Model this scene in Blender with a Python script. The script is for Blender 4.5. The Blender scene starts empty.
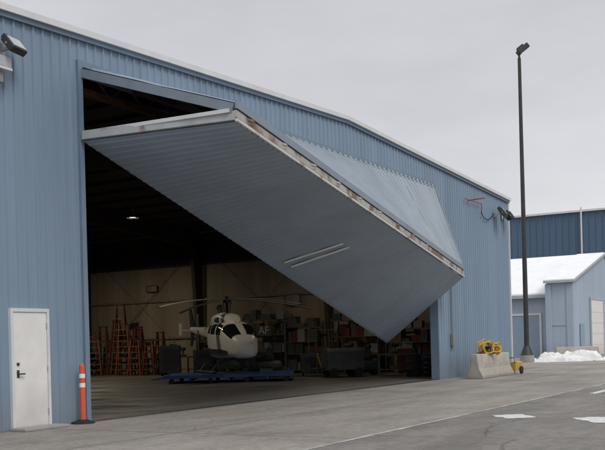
import bpy, math, random
from mathutils import Vector, Matrix, noise
random.seed(4)
S=bpy.context.scene
COL=S.collection
R=math.radians

# ------------------------------------------------------------------ materials
def nd(nt,t,**k):
    n=nt.nodes.new(t)
    for a,b in k.items(): setattr(n,a,b)
    return n
def mat(name,col,rough=.6,metal=0,var=.12,scale=2.0,bump=0.0,bscale=40,streak=False,rust=0.0,dirt=0.0,emit=None,estr=0,
        alt=None,altamt=.5,spec=.4,panel=0.0,rustcol=(.20,.10,.05),rscale=1.1):
    m=bpy.data.materials.new(name); m.use_nodes=True
    nt=m.node_tree; B=nt.nodes['Principled BSDF']
    L=nt.links.new
    B.inputs['Roughness'].default_value=rough; B.inputs['Metallic'].default_value=metal
    B.inputs['Specular IOR Level'].default_value=spec
    tc=nd(nt,'ShaderNodeTexCoord'); mp=nd(nt,'ShaderNodeMapping')
    L(tc.outputs['Object'],mp.inputs['Vector'])
    if streak: mp.inputs['Scale'].default_value=(1,1,.08)
    n1=nd(nt,'ShaderNodeTexNoise'); n1.inputs['Scale'].default_value=scale; n1.inputs['Detail'].default_value=6
    n1.inputs['Roughness'].default_value=.65
    L(mp.outputs[0],n1.inputs['Vector'])
    rp=nd(nt,'ShaderNodeValToRGB'); L(n1.outputs['Fac'],rp.inputs[0])
    a=[max(0,c*(1-var)) for c in col]; b=[min(1,c*(1+var)) for c in col]
    if alt: a=[c*(1-altamt)+d*altamt for c,d in zip(col,alt)]
    rp.color_ramp.elements[0].position=.3; rp.color_ramp.elements[1].position=.7
    rp.color_ramp.elements[0].color=(*a,1); rp.color_ramp.elements[1].color=(*b,1)
    out=rp.outputs[0]
    if panel>0:
        sp=nd(nt,'ShaderNodeSeparateXYZ'); L(tc.outputs['Object'],sp.inputs[0])
        dv=nd(nt,'ShaderNodeMath',operation='DIVIDE'); L(sp.outputs[0],dv.inputs[0]); dv.inputs[1].default_value=.96
        fl=nd(nt,'ShaderNodeMath',operation='FLOOR'); L(dv.outputs[0],fl.inputs[0])
        wn=nd(nt,'ShaderNodeTexWhiteNoise',noise_dimensions='1D'); L(fl.outputs[0],wn.inputs['W'])
        mr=nd(nt,'ShaderNodeMapRange'); L(wn.outputs['Value'],mr.inputs[0]); mr.inputs[3].default_value=1-panel; mr.inputs[4].default_value=1+panel
        vs=nd(nt,'ShaderNodeVectorMath',operation='SCALE'); L(out,vs.inputs[0]); L(mr.outputs[0],vs.inputs['Scale']); out=vs.outputs[0]
    if rust>0:
        n2=nd(nt,'ShaderNodeTexNoise'); n2.inputs['Scale'].default_value=rscale; n2.inputs['Detail'].default_value=8
        L(tc.outputs['Object'],n2.inputs['Vector'])
        r2=nd(nt,'ShaderNodeValToRGB'); L(n2.outputs['Fac'],r2.inputs[0])
        r2.color_ramp.elements[0].position=.62-rust*.25; r2.color_ramp.elements[1].position=.70-rust*.2
        mx=nd(nt,'ShaderNodeMix',data_type='RGBA'); L(r2.outputs[0],mx.inputs[0]); L(out,mx.inputs[6])
        mx.inputs[7].default_value=(*rustcol,1); out=mx.outputs[2]
    if dirt>0:
        sp=nd(nt,'ShaderNodeSeparateXYZ'); L(tc.outputs['Object'],sp.inputs[0])
        n3=nd(nt,'ShaderNodeTexNoise'); n3.inputs['Scale'].default_value=1.7; n3.inputs['Detail'].default_value=5
        L(tc.outputs['Object'],n3.inputs['Vector'])
        ad=nd(nt,'ShaderNodeMath',operation='MULTIPLY_ADD'); L(n3.outputs['Fac'],ad.inputs[0]); ad.inputs[1].default_value=-1.6
        L(sp.outputs[2],ad.inputs[2])
        mr=nd(nt,'ShaderNodeMapRange'); L(ad.outputs[0],mr.inputs[0])
        mr.inputs[1].default_value=-.9; mr.inputs[2].default_value=.25; mr.inputs[3].default_value=dirt; mr.inputs[4].default_value=0
        mx=nd(nt,'ShaderNodeMix',data_type='RGBA'); L(mr.outputs[0],mx.inputs[0]); L(out,mx.inputs[6])
        mx.inputs[7].default_value=(.19,.17,.14,1); out=mx.outputs[2]
    L(out,B.inputs['Base Color'])
    if bump>0:
        nb=nd(nt,'ShaderNodeTexNoise'); nb.inputs['Scale'].default_value=bscale; nb.inputs['Detail'].default_value=5
        L(tc.outputs['Object'],nb.inputs['Vector'])
        bp=nd(nt,'ShaderNodeBump'); bp.inputs['Strength'].default_value=bump; bp.inputs['Distance'].default_value=.02
        L(nb.outputs['Fac'],bp.inputs['Height']); L(bp.outputs[0],B.inputs['Normal'])
    if emit:
        B.inputs['Emission Color'].default_value=(*emit,1); B.inputs['Emission Strength'].default_value=estr
    return m

def ground_mat(name,c1,c2,jx,jy,ox,oy,jw=.025,jdark=.45,crack=.5,rough=.8,fine=60,stain=.25,cw=.0035):
    m=bpy.data.materials.new(name); m.use_nodes=True
    nt=m.node_tree; B=nt.nodes['Principled BSDF']; L=nt.links.new
    B.inputs['Specular IOR Level'].default_value=.35
    tc=nd(nt,'ShaderNodeTexCoord')
    def noi(s,d=6,r=.6,stretch=None):
        n=nd(nt,'ShaderNodeTexNoise'); n.inputs['Scale'].default_value=s; n.inputs['Detail'].default_value=d; n.inputs['Roughness'].default_value=r
        if stretch:
            mp=nd(nt,'ShaderNodeMapping'); mp.inputs['Scale'].default_value=stretch; L(tc.outputs['Object'],mp.inputs[0]); L(mp.outputs[0],n.inputs['Vector'])
        else: L(tc.outputs['Object'],n.inputs['Vector'])
        return n.outputs['Fac']
    def ramp(i,p0,p1,a,b):
        r=nd(nt,'ShaderNodeValToRGB'); L(i,r.inputs[0]); r.color_ramp.elements[0].position=p0; r.color_ramp.elements[1].position=p1
        r.color_ramp.elements[0].color=(*a,1); r.color_ramp.elements[1].color=(*b,1); return r.outputs[0]
    def mul(a,b,f=1.0):
        x=nd(nt,'ShaderNodeMix',data_type='RGBA',blend_type='MULTIPLY'); x.inputs[0].default_value=f; L(a,x.inputs[6]); L(b,x.inputs[7]); return x.outputs[2]
    col=ramp(noi(.35,8),.35,.65,c1,c2)
    s=1-stain
    col=mul(col,ramp(noi(.9,7,.7,(.25,1,1)),.38,.6,(s,s,s*.99),(1,1,1)))
    col=mul(col,ramp(noi(.22,9,.75),.40,.50,(.84,.835,.83),(1,1,1)))
    col=mul(col,ramp(noi(fine,3,.8),.3,.7,(.62,.62,.62),(1.22,1.22,1.22)))
    col=mul(col,ramp(noi(7,6,.7),.35,.62,(.84,.84,.84),(1.07,1.07,1.06)))
    sp=nd(nt,'ShaderNodeSeparateXYZ')
    ds=nd(nt,'ShaderNodeMix',data_type='RGBA',blend_type='LINEAR_LIGHT'); ds.inputs[0].default_value=.012
    n=nd(nt,'ShaderNodeTexNoise'); n.inputs['Scale'].default_value=3; L(tc.outputs['Object'],n.inputs['Vector'])
    L(tc.outputs['Object'],ds.inputs[6]); L(n.outputs['Color'],ds.inputs[7]); L(ds.outputs[2],sp.inputs[0])
    def joint(o,step,off):
        a=nd(nt,'ShaderNodeMath',operation='ADD'); L(o,a.inputs[0]); a.inputs[1].default_value=1000*step+off
        b=nd(nt,'ShaderNodeMath',operation='MODULO'); L(a.outputs[0],b.inputs[0]); b.inputs[1].default_value=step
        c=nd(nt,'ShaderNodeMath',operation='LESS_THAN'); L(b.outputs[0],c.inputs[0]); c.inputs[1].default_value=jw
        return c.outputs[0]
    if jx:
        j1=joint(sp.outputs[0],jx,ox); j2=joint(sp.outputs[1],jy,oy)
        mm=nd(nt,'ShaderNodeMath',operation='MAXIMUM'); L(j1,mm.inputs[0]); L(j2,mm.inputs[1])
        x=nd(nt,'ShaderNodeMix',data_type='RGBA'); L(mm.outputs[0],x.inputs[0]); L(col,x.inputs[6])
        x.inputs[7].default_value=(c1[0]*jdark,c1[1]*jdark,c1[2]*jdark,1); col=x.outputs[2]
    if crack>0:
        d2=nd(nt,'ShaderNodeMix',data_type='RGBA',blend_type='LINEAR_LIGHT'); d2.inputs[0].default_value=.5
        n4=nd(nt,'ShaderNodeTexNoise'); n4.inputs['Scale'].default_value=.8; n4.inputs['Detail'].default_value=8; L(tc.outputs['Object'],n4.inputs['Vector'])
        L(tc.outputs['Object'],d2.inputs[6]); L(n4.outputs['Color'],d2.inputs[7])
        v=nd(nt,'ShaderNodeTexVoronoi',feature='DISTANCE_TO_EDGE'); v.inputs['Scale'].default_value=.16; L(d2.outputs[2],v.inputs['Vector'])
        col=mul(col,ramp(v.outputs['Distance'],.0,cw,(.42,.41,.40),(1,1,1)),crack)
    L(col,B.inputs['Base Color'])
    rr=nd(nt,'ShaderNodeMapRange'); L(noi(.6,5),rr.inputs[0]); rr.inputs[1].default_value=.35; rr.inputs[2].default_value=.65
    rr.inputs[3].default_value=rough-.22; rr.inputs[4].default_value=rough+.1; L(rr.outputs[0],B.inputs['Roughness'])
    bp=nd(nt,'ShaderNodeBump'); bp.inputs['Strength'].default_value=.35; bp.inputs['Distance'].default_value=.01
    L(noi(fine*.7,4,.7),bp.inputs['Height']); L(bp.outputs[0],B.inputs['Normal'])
    return m

M_BLUE=mat('blue_siding',(.218,.298,.392),.5,var=.09,scale=1.4,streak=True,dirt=.4,bump=.06,bscale=6,panel=.045)
M_BLUETRIM=mat('blue_trim',(.17,.235,.31),.5,var=.1)
M_LEAF_LOW=mat('blue_door_skin',(.34,.41,.50),.5,var=.10,scale=.6,bump=.06,bscale=5,panel=.03)
M_LEAF_UP=mat('skylit_blue_door_skin',(.32,.37,.425),.45,var=.10,scale=1.0,bump=.06,bscale=6,panel=.05)  # sky light caught by the upper leaf put into its paler-than-siding colour
M_WHITETRIM=mat('white_trim',(.66,.67,.68),.5,var=.08)
M_FOLDW=mat('pale_edge_trim',(.56,.56,.55),.5,var=.1,rust=.16,rustcol=(.30,.20,.13),rscale=1.6)
M_DOORW=mat('white_door_paint',(.78,.77,.75),.45,var=.05,scale=3,dirt=.3)
M_GREYBEAM=mat('grey_beam',(.40,.42,.43),.55,var=.15,rust=.18)
M_FOLD=mat('stained_pale_steel',(.42,.41,.38),.6,var=.15,rust=.50,rustcol=(.20,.13,.085),rscale=1.5)
M_BLUEBEAM=mat('blue_grey_beam',(.22,.26,.31),.5,var=.12,rust=.1)
M_RUST=mat('rust',(.20,.10,.05),.85,var=.35,scale=9)
M_STEEL=mat('primer_steel',(.055,.042,.036),.7,var=.25)
M_DSTEEL=mat('dark_steel',(.05,.05,.052),.5,var=.25,metal=.3)
M_BLACK=mat('black_rubber',(.02,.02,.02),.75,var=.2)
M_GALV=mat('galvanised',(.42,.43,.44),.4,metal=.6,var=.12)
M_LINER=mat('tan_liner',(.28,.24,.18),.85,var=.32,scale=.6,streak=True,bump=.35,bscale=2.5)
M_LINER2=mat('dark_brown_liner',(.045,.038,.030),.85,var=.3,scale=.8)  # dark brown; rafter and haunch shade put into the upper wall bands
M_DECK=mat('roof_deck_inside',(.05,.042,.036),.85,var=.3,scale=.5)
M_ROOF=mat('roof_metal',(.6,.61,.62),.4,metal=.2,var=.08)
M_ORANGE=mat('orange_plastic',(.68,.105,.045),.5,var=.12,scale=8,dirt=.3)
M_REFL=mat('white_reflective',(.80,.80,.78),.35,var=.05)
M_LETTER=mat('faded_white_letters',(.50,.50,.48),.5,var=.15,scale=6)
M_STRIPE=mat('plain_white_stripe',(.92,.93,.93),.5,var=.05,scale=4)
M_GLASS=mat('dark_glass',(.012,.016,.02),.12,var=.1,spec=.5)
M_LENS=mat('lamp_glass',(.62,.64,.65),.15,var=.1,spec=.7)
M_HELI=mat('white_heli_paint',(.80,.79,.75),.35,var=.04)
M_HELIBLUE=mat('dark_heli_paint',(.03,.04,.06),.35,var=.1)
M_HELIGOLD=mat('ochre_stripe',(.30,.20,.08),.35,var=.1)
M_BLADE=mat('rotor_blade',(.24,.24,.22),.5,var=.1)
M_DOLLY=mat('blue_dolly',(.03,.08,.22),.5,var=.25)
M_LADDER=mat('orange_ladder',(.22,.07,.032),.65,var=.25)
M_LADD=mat('red_brown_ladder',(.14,.045,.028),.65,var=.25)
M_ALU=mat('aluminium',(.18,.17,.16),.5,metal=.5,var=.15)
M_CONCB=mat('barrier_concrete',(.46,.43,.38),.85,var=.2,scale=3,bump=.5,bscale=25,dirt=.5)
M_CONC=mat('concrete_base',(.34,.33,.31),.85,var=.15,bump=.4)
M_YEL=mat('yellow_hose',(.58,.38,.06),.55,var=.2,scale=8)
M_YELD=mat('faded_yellow_paint',(.20,.14,.035),.6,var=.25)
M_RED=mat('red_enamel',(.40,.05,.04),.45,var=.12)
M_REDD=mat('dull_red',(.09,.022,.018),.5,var=.2)
M_CARD=mat('cardboard',(.13,.095,.062),.85,var=.25)
M_GREYP=mat('grey_plastic',(.07,.075,.08),.5,var=.25)
M_GREYL=mat('light_grey_metal',(.22,.23,.24),.5,var=.15)
M_FASC=mat('grey_fascia',(.42,.45,.48),.5,var=.1)
M_WHITEP=mat('white_plastic',(.42,.41,.38),.5,var=.1)
M_GREEN=mat('green_paint',(.03,.055,.04),.5,var=.15)
M_WOOD=mat('plywood',(.12,.085,.055),.75,var=.25,scale=4)
M_SHED=mat('pale_blue_shed',(.375,.45,.545),.7,var=.08,scale=1.2,streak=True,dirt=.5)
M_SHEDDOOR=mat('blue_shed_door',(.27,.35,.44),.6,var=.06)
M_FAR=mat('dark_blue_siding',(.08,.135,.21),.55,var=.1,scale=.4,streak=True,panel=.04)
M_SNOW=mat('snow',(.84,.86,.88),.8,var=.06,scale=.9,bump=.4,bscale=2)
M_SNOWD=mat('dirty_snow',(.84,.85,.87),.8,alt=(.50,.47,.43),altamt=.5,var=.05,scale=3,bump=.7,bscale=9)
M_PAINT=mat('worn_white_paint',(.72,.73,.74),.7,alt=(.38,.37,.35),altamt=.75,var=.08,scale=4)
M_LAMP=mat('lit_lamp',(.9,.8,.6),.5,emit=(1,.84,.58),estr=1.6)

# ------------------------------------------------------------------ mesh builder
class MB:
    def __init__(s): s.v=[]; s.f=[]; s.m=[]
    def add(s,vs,fs,mi=0):
        o=len(s.v); s.v+= [tuple(v) for v in vs]; s.f+=[tuple(i+o for i in f) for f in fs]; s.m+=[mi]*len(fs); return s
    def box(s,c,d,M=None,mi=0):
        x,y,z=d[0]/2,d[1]/2,d[2]/2; c=Vector(c)
        vs=[Vector((a*x,b*y,e*z)) for a in(-1,1) for b in(-1,1) for e in(-1,1)]
        if M: vs=[M@v for v in vs]
        return s.add([c+v for v in vs],[(0,1,3,2),(4,6,7,5),(0,4,5,1),(2,3,7,6),(0,2,6,4),(1,5,7,3)],mi)
    def bb(s,a,b,mi=0):
        return s.box([(p+q)/2 for p,q in zip(a,b)],[abs(q-p) for p,q in zip(a,b)],mi=mi)
    def beam(s,p,q,w,h,up=(0,0,1),mi=0):
        p=Vector(p);q=Vector(q); d=(q-p).normalized(); u=Vector(up)
        if abs(d.dot(u))>.98: u=Vector((0,1,0))
        sd=d.cross(u).normalized(); u=sd.cross(d).normalized()
        vs=[]
        for e in(p,q):
            for a,b in((-1,-1),(1,-1),(1,1),(-1,1)): vs.append(e+sd*a*w/2+u*b*h/2)
        return s.add(vs,[(0,1,2,3),(7,6,5,4),(0,4,5,1),(1,5,6,2),(2,6,7,3),(3,7,4,0)],mi)
    def cyl(s,p,q,r0,r1=None,n=14,mi=0,caps=True):
        r1=r0 if r1 is None else r1
        p=Vector(p);q=Vector(q); d=(q-p).normalized(); u=Vector((0,0,1)) if abs(d.z)<.95 else Vector((1,0,0))
        a=d.cross(u).normalized(); b=d.cross(a)
        vs=[];fs=[]
        for e,r in((p,r0),(q,r1)):
            for i in range(n):
                t=2*math.pi*i/n; vs.append(e+a*math.cos(t)*r+b*math.sin(t)*r)
        for i in range(n): j=(i+1)%n; fs.append((i,j,n+j,n+i))
        if caps: fs+= [tuple(range(n)),tuple(range(2*n-1,n-1,-1))]
        return s.add(vs,fs,mi)
    def tube(s,pts,r,n=8,mi=0):
        for a,b in zip(pts[:-1],pts[1:]): s.cyl(a,b,r,n=n,mi=mi)
        return s
    def loft(s,rings,mi=0,caps=True):
        n=len(rings[0]); vs=[p for r in rings for p in r]; fs=[]
        for k in range(len(rings)-1):
            for i in range(n):
                j=(i+1)%n; fs.append((k*n+i,k*n+j,(k+1)*n+j,(k+1)*n+i))
        if caps: fs+=[tuple(range(n-1,-1,-1)),tuple((len(rings)-1)*n+i for i in range(n))]
        return s.add(vs,fs,mi)
    def torus(s,c,Rr,r,axis='x',n=28,k=8,mi=0,wob=0,seed=0,sq=1):
        c=Vector(c); vs=[];fs=[]
        for i in range(n):
            t=2*math.pi*i/n
            rw=Rr*(1+wob*noise.noise(Vector((math.cos(t)*1.5,math.sin(t)*1.5,seed)))); hw=wob*Rr*noise.noise(Vector((math.cos(t)*1.5,math.sin(t)*1.5,seed+9)))
            for j in range(k):
                u=2*math.pi*j/k; rad=rw+r*math.cos(u); h=r*math.sin(u)+hw
                if axis=='x': v=(h,rad*math.cos(t),rad*math.sin(t)*sq)
                elif axis=='y': v=(rad*math.cos(t),h,rad*math.sin(t)*sq)
                else: v=(rad*math.cos(t),rad*math.sin(t),h)
                vs.append(c+Vector(v))
        for i in range(n):
            for j in range(k):
                fs.append((i*k+j,((i+1)%n)*k+j,((i+1)%n)*k+(j+1)%k,i*k+(j+1)%k))
        return s.add(vs,fs,mi)
    def obj(s,name,mats,parent=None,loc=None,smooth=False,bevel=0,rz=0,**pr):
        me=bpy.data.meshes.new(name); me.from_pydata(s.v,[],s.f); me.update()
        if not isinstance(mats,(list,tuple)): mats=[mats]
        for m in mats: me.materials.append(m)
        for p,i in zip(me.polygons,s.m): p.material_index=i; p.use_smooth=smooth
        o=bpy.data.objects.new(name,me); COL.objects.link(o)
        if loc: o.location=loc
        o.rotation_euler=(0,0,rz)
        if parent: o.parent=parent
        if bevel:
            b=o.modifiers.new('b','BEVEL'); b.width=bevel; b.segments=2; b.limit_method='ANGLE'
        if smooth:
            try:
                me.set_sharp_from_angle(angle=R(40))
            except Exception: pass
        for k,v in pr.items(): o[k]=v
        return o
def empty(name,loc,rz=0,**pr):
    e=bpy.data.objects.new(name,None); COL.objects.link(e); e.location=loc; e.rotation_euler=(0,0,rz); e.empty_display_size=.3
    for k,v in pr.items(): e[k]=v
    return e
def copy_tree(src,loc,rz=None,scale=None,**pr):
    o=src.copy(); COL.objects.link(o); o.location=loc
    if rz is not None: o.rotation_euler=(0,0,rz)
    if scale: o.scale=scale
    for k,v in pr.items(): o[k]=v
    def rec(a,b):
        for c in list(a.children):
            d=c.copy(); COL.objects.link(d); d.parent=b; rec(c,d)
    rec(src,o)
    return o

def profile(x0,x1,pitch,depth,breaks=()):
    xs=set([x0,x1,*breaks]); k=math.floor(x0/pitch)
    fr=[0,.62,.70,.86,.94]
    while k*pitch<x1:
        for f in fr:
            x=(k+f)*pitch
            if x0<x<x1: xs.add(round(x,5))
        k+=1
    def off(x):
        f=(x/pitch)%1.0
        if f<.62-1e-4: return 0
        if f<.70-1e-4: return depth*(f-.62)/.08
        if f<.86+1e-4: return depth
        if f<.94: return depth*(.94-f)/.08
        return 0
    return sorted(xs),off
def ribbed(mb,x0,x1,bot,top,mapf,pitch=.24,depth=.032,breaks=(),mi=0):
    xs,off=profile(x0,x1,pitch,depth,breaks)
    for a,b in zip(xs[:-1],xs[1:]):
        if b-a<1e-5: continue
        m=(a+b)/2; z=bot(m)
        oa,ob=off(a+1e-6),off(b-1e-6)
        mb.add([mapf(a,oa,z),mapf(b,ob,z),mapf(b,ob,top(b)),mapf(a,oa,top(a))],[(0,1,2,3)],mi)

# ------------------------------------------------------------------ world, light, camera
w=bpy.data.worlds.new('World'); S.world=w; w.use_nodes=True
nt=w.node_tree; L=nt.links.new; BG=nt.nodes['Background']; BG.inputs[1].default_value=.1
sky=nd(nt,'ShaderNodeTexSky',sky_type='NISHITA'); sky.sun_disc=False; sky.sun_elevation=R(48); sky.sun_rotation=R(205)
tc=nd(nt,'ShaderNodeTexCoord'); sp=nd(nt,'ShaderNodeSeparateXYZ'); L(tc.outputs['Generated'],sp.inputs[0])
mp=nd(nt,'ShaderNodeMapping'); mp.inputs['Scale'].default_value=(1,1,3.2); L(tc.outputs['Generated'],mp.inputs[0])
n=nd(nt,'ShaderNodeTexNoise'); n.inputs['Scale'].default_value=1.8; n.inputs['Detail'].default_value=6; n.inputs['Roughness'].default_value=.55
L(mp.outputs[0],n.inputs['Vector'])
gr=nd(nt,'ShaderNodeValToRGB'); L(sp.outputs[2],gr.inputs[0]); e=gr.color_ramp.elements
e[0].position=0; e[0].color=(.80,.795,.805,1); e[1].position=1; e[1].color=(1,1,1,1)
x=e.new(.16); x.color=(.715,.715,.75,1)
x=e.new(.42); x.color=(.61,.62,.67,1)
x=e.new(.6); x.color=(.87,.88,.90,1)
cr=nd(nt,'ShaderNodeMapRange'); L(n.outputs['Fac'],cr.inputs[0]); cr.inputs[1].default_value=.3; cr.inputs[2].default_value=.7
cr.inputs[3].default_value=8.5; cr.inputs[4].default_value=11.0
vm=nd(nt,'ShaderNodeVectorMath',operation='SCALE'); L(gr.outputs[0],vm.inputs[0]); L(cr.outputs[0],vm.inputs['Scale'])
mx=nd(nt,'ShaderNodeMix',data_type='RGBA'); mx.inputs[0].default_value=.96; L(sky.outputs[0],mx.inputs[6]); L(vm.outputs[0],mx.inputs[7])
mx.clamp_result=False
L(mx.outputs[2],BG.inputs[0])
sl=bpy.data.lights.new('sun','SUN'); sl.energy=1.3; sl.angle=R(22); sl.color=(1,.96,.91)
so=bpy.data.objects.new('sun',sl); COL.objects.link(so)
az=R(205); el=R(48); dvec=Vector((math.sin(az)*math.cos(el),math.cos(az)*math.cos(el),math.sin(el)))
so.rotation_euler=dvec.to_track_quat('Z','Y').to_euler(); so.location=(0,-20,30)
cam=bpy.data.cameras.new('camera'); co=bpy.data.objects.new('camera',cam); COL.objects.link(co)
cam.sensor_width=36; cam.lens=36*950/605; cam.shift_x=-.005; cam.shift_y=.195; cam.clip_end=3000
co.matrix_world=Matrix.Translation((-14.163,-13.249,1.45))@Matrix.Rotation(R(-59.85),4,'Z')@Matrix.Rotation(R(90),4,'X')@Matrix.Rotation(R(-1.5),4,'Z')
S.camera=co
S.view_settings.view_transform='Standard'; S.view_settings.look='None'; S.view_settings.exposure=0

# ------------------------------------------------------------------ ground
def sheet(name,x0,x1,y0,y1,z,m,**pr):
    b=MB(); b.add([(x0,y0,z),(x1,y0,z),(x1,y1,z),(x0,y1,z)],[(0,1,2,3)]); return b.obj(name,m,**pr)
G_ASPH=ground_mat('apron_far',(.20,.19,.18),(.25,.237,.222),None,None,0,0,crack=.6)
G_APR=ground_mat('apron_concrete',(.325,.297,.268),(.385,.356,.322),6.1,3.35,1.5,0,jw=.05,crack=.45,jdark=.42)
G_DRV=ground_mat('drive_concrete',(.235,.22,.204),(.285,.268,.25),7.4,5.2,3,1.5,jw=.045,crack=.85,stain=.3,cw=.005)
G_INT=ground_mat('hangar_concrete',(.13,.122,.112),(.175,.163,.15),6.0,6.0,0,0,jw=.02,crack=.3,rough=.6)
sheet('ground',-900,1100,-900,1100,-.012,G_ASPH,kind='structure')
sheet('drive',-60,90,-60,-6.7,-.008,G_DRV,kind='structure')
sheet('apron',-30,60,-6.7,0.0,-.004,G_APR,kind='structure')
sheet('yard',26.75,60,0.0,30,-.004,G_APR,kind='structure')
b=MB(); b.bb((-30,-6.76,-.004),(60,-6.68,.0005)); b.obj('pavement_joint',mat('joint_tar',(.42,.41,.39),.8,var=.4,scale=2,alt=(.12,.12,.12),altamt=.8),kind='structure')

# ------------------------------------------------------------------ hangar
XL,XR,RX,RZ=-4.2,26.7,11.38,8.17
SL=.0425
def rooft(x): return RZ-SL*abs(x-RX)
D=30.0; OH=7.05; OW=18.2
H=empty('hangar',(0,0,0),label='blue corrugated metal hangar with its bifold door half open',category='hangar')
def P(name,mb,m,par=H,**k): return mb.obj(name,m,parent=par,**k)
def fb(x):
    if -2.02<x<-1.07: return 2.22
    if 0<x<OW: return OH
    return 0
b=MB(); ribbed(b,XL,XR,fb,lambda x:rooft(x)-.02,lambda x,o,z:(x,-o,z),breaks=(-2.02,-1.07,0,OW,RX))
P('front_wall',b,M_BLUE)
b=MB(); ribbed(b,0,D,lambda x:0,lambda x:rooft(XR)-.02,lambda y,o,z:(XR+o,y,z))
P('side_wall',b,M_BLUE)
b=MB(); ribbed(b,0,D,lambda x:0,lambda x:rooft(XL)-.02,lambda y,o,z:(XL-o,y,z))
P('side_wall',b,M_BLUE)
b=MB(); ribbed(b,XL,XR,lambda x:0,lambda x:rooft(x)-.02,lambda x,o,z:(x,D+o,z),breaks=(RX,))
P('rear_wall',b,M_BLUE)
b=MB()
for xa,xb in((XL-.1,RX),(RX,XR+.1)):
    za,zb=rooft(xa)+.08,rooft(xb)+.08
    b.add([(xa,-.12,za),(xb,-.12,zb),(xb,D+.1,zb),(xa,D+.1,za)],[(0,1,2,3)])
P('roof',b,M_ROOF)
b=MB()
for xa,xb in((XL+.02,RX),(RX,XR-.02)):
    za,zb=rooft(xa)-.03,rooft(xb)-.03
    b.add([(xa,.02,za),(xb,.02,zb),(xb,D-.02,zb),(xa,D-.02,za)],[(0,1,2,3)])
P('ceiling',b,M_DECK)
b=MB()
for xa,xb in((XL-.12,RX),(RX,XR+.12)):
    b.beam((xa,-.1,rooft(xa)+.035),(xb,-.1,rooft(xb)+.035),.1,.12)
P('roof_trim',b,M_WHITETRIM)
b=MB()
for xa,xb in((XL-.1,RX),(RX,XR+.1)):
    b.beam((xa,-.065,rooft(xa)-.075),(xb,-.065,rooft(xb)-.075),.045,.085)
P('roof_trim',b,M_BLUETRIM)
b=MB(); b.bb((XR-.02,-.07,0),(XR+.07,.08,rooft(XR)-.1)); P('corner_trim',b,M_WHITETRIM)
b=MB(); b.bb((-.12,-.065,0),(0.0,.25,OH-.0)); P('door_jamb',b,M_BLUETRIM)
b=MB(); b.bb((OW,-.065,0),(OW+.12,.25,OH)); P('door_jamb',b,M_BLUETRIM)
b=MB(); b.bb((-.12,-.062,OH+.002),(OW+.12,.10,OH+.12)); P('door_header_trim',b,M_BLUETRIM)
b=MB()
for z in(7.2,6.72): b.beam((.1,.38,z),(OW-.1,.38,z),.16,.12)
k=0; x=.2
while x<OW-.6:
    b.beam((x,.38,7.2 if k%2 else 6.72),(x+.55,.38,6.72 if k%2 else 7.2),.05,.05); x+=.55;k+=1
P('header_truss',b,M_RUST)
def liner(mb,x0,x1,z0,z1,mapf): ribbed(mb,x0,x1,lambda x:z0,lambda x:z1,mapf,pitch=1.2,depth=.02)
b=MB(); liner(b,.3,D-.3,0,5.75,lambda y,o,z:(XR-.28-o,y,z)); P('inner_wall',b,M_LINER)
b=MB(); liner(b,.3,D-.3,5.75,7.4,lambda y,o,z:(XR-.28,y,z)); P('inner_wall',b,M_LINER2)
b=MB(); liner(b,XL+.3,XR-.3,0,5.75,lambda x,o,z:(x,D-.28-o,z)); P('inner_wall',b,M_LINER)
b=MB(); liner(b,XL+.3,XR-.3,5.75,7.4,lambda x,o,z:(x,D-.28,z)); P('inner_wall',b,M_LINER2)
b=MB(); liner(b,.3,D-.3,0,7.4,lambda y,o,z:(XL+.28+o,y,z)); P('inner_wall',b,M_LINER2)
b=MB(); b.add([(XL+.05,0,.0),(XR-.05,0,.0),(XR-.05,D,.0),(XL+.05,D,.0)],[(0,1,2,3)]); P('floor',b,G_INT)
b=MB(); b.bb((0,-.12,-.002),(OW,.10,.006)); P('door_threshold',b,M_DSTEEL)
for yy in(1.0,8.8,16.6,24.4,29.3):
    for sx,dx in((XR-.32,-1),(XL+.32,1)):
        b=MB()
        b.add([(sx,yy-.1,0),(sx+dx*.3,yy-.1,0),(sx+dx*.75,yy-.1,6.7),(sx,yy-.1,7.2),(sx,yy+.1,0),(sx+dx*.3,yy+.1,0),(sx+dx*.75,yy+.1,6.7),(sx,yy+.1,7.2)],
              [(0,1,2,3),(7,6,5,4),(0,4,5,1),(1,5,6,2),(2,6,7,3),(3,7,4,0)])
        P('column',b,M_STEEL)
        b=MB(); zt=rooft(sx)-.12
        b.add([(sx,yy-.1,zt),(sx,yy-.1,zt-.85),(RX,yy-.1,RZ-.55),(RX,yy-.1,RZ-.12),(sx,yy+.1,zt),(sx,yy+.1,zt-.85),(RX,yy+.1,RZ-.55),(RX,yy+.1,RZ-.12)],
              [(0,1,2,3),(7,6,5,4),(0,4,5,1),(1,5,6,2),(2,6,7,3),(3,7,4,0)])
        P('rafter',b,M_STEEL)
for i in range(19):
    x=XL+.9+i*1.6; b=MB(); b.beam((x,.5,rooft(x)-.09),(x,D-.5,rooft(x)-.09),.07,.14); P('purlin',b,M_STEEL)
RC=mat('rail_cream',(.22,.19,.145),.6)
for z in(1.9,3.9,5.75):
    b=MB(); b.beam((XR-.36,.4,z),(XR-.36,D-.4,z),.06,.1); P('wall_rail',b,RC if z<5 else M_STEEL)
b=MB(); b.cyl((XR-.42,9.2,6.6),(XR-.42,16.2,.5),.016); b.cyl((XR-.42,16.2,6.6),(XR-.42,9.2,.5),.016)
b.cyl((XR-.42,17,6.6),(XR-.42,24,.5),.016); b.cyl((XR-.42,24,6.6),(XR-.42,17,.5),.016); P('bracing_rod',b,M_ALU)

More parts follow.
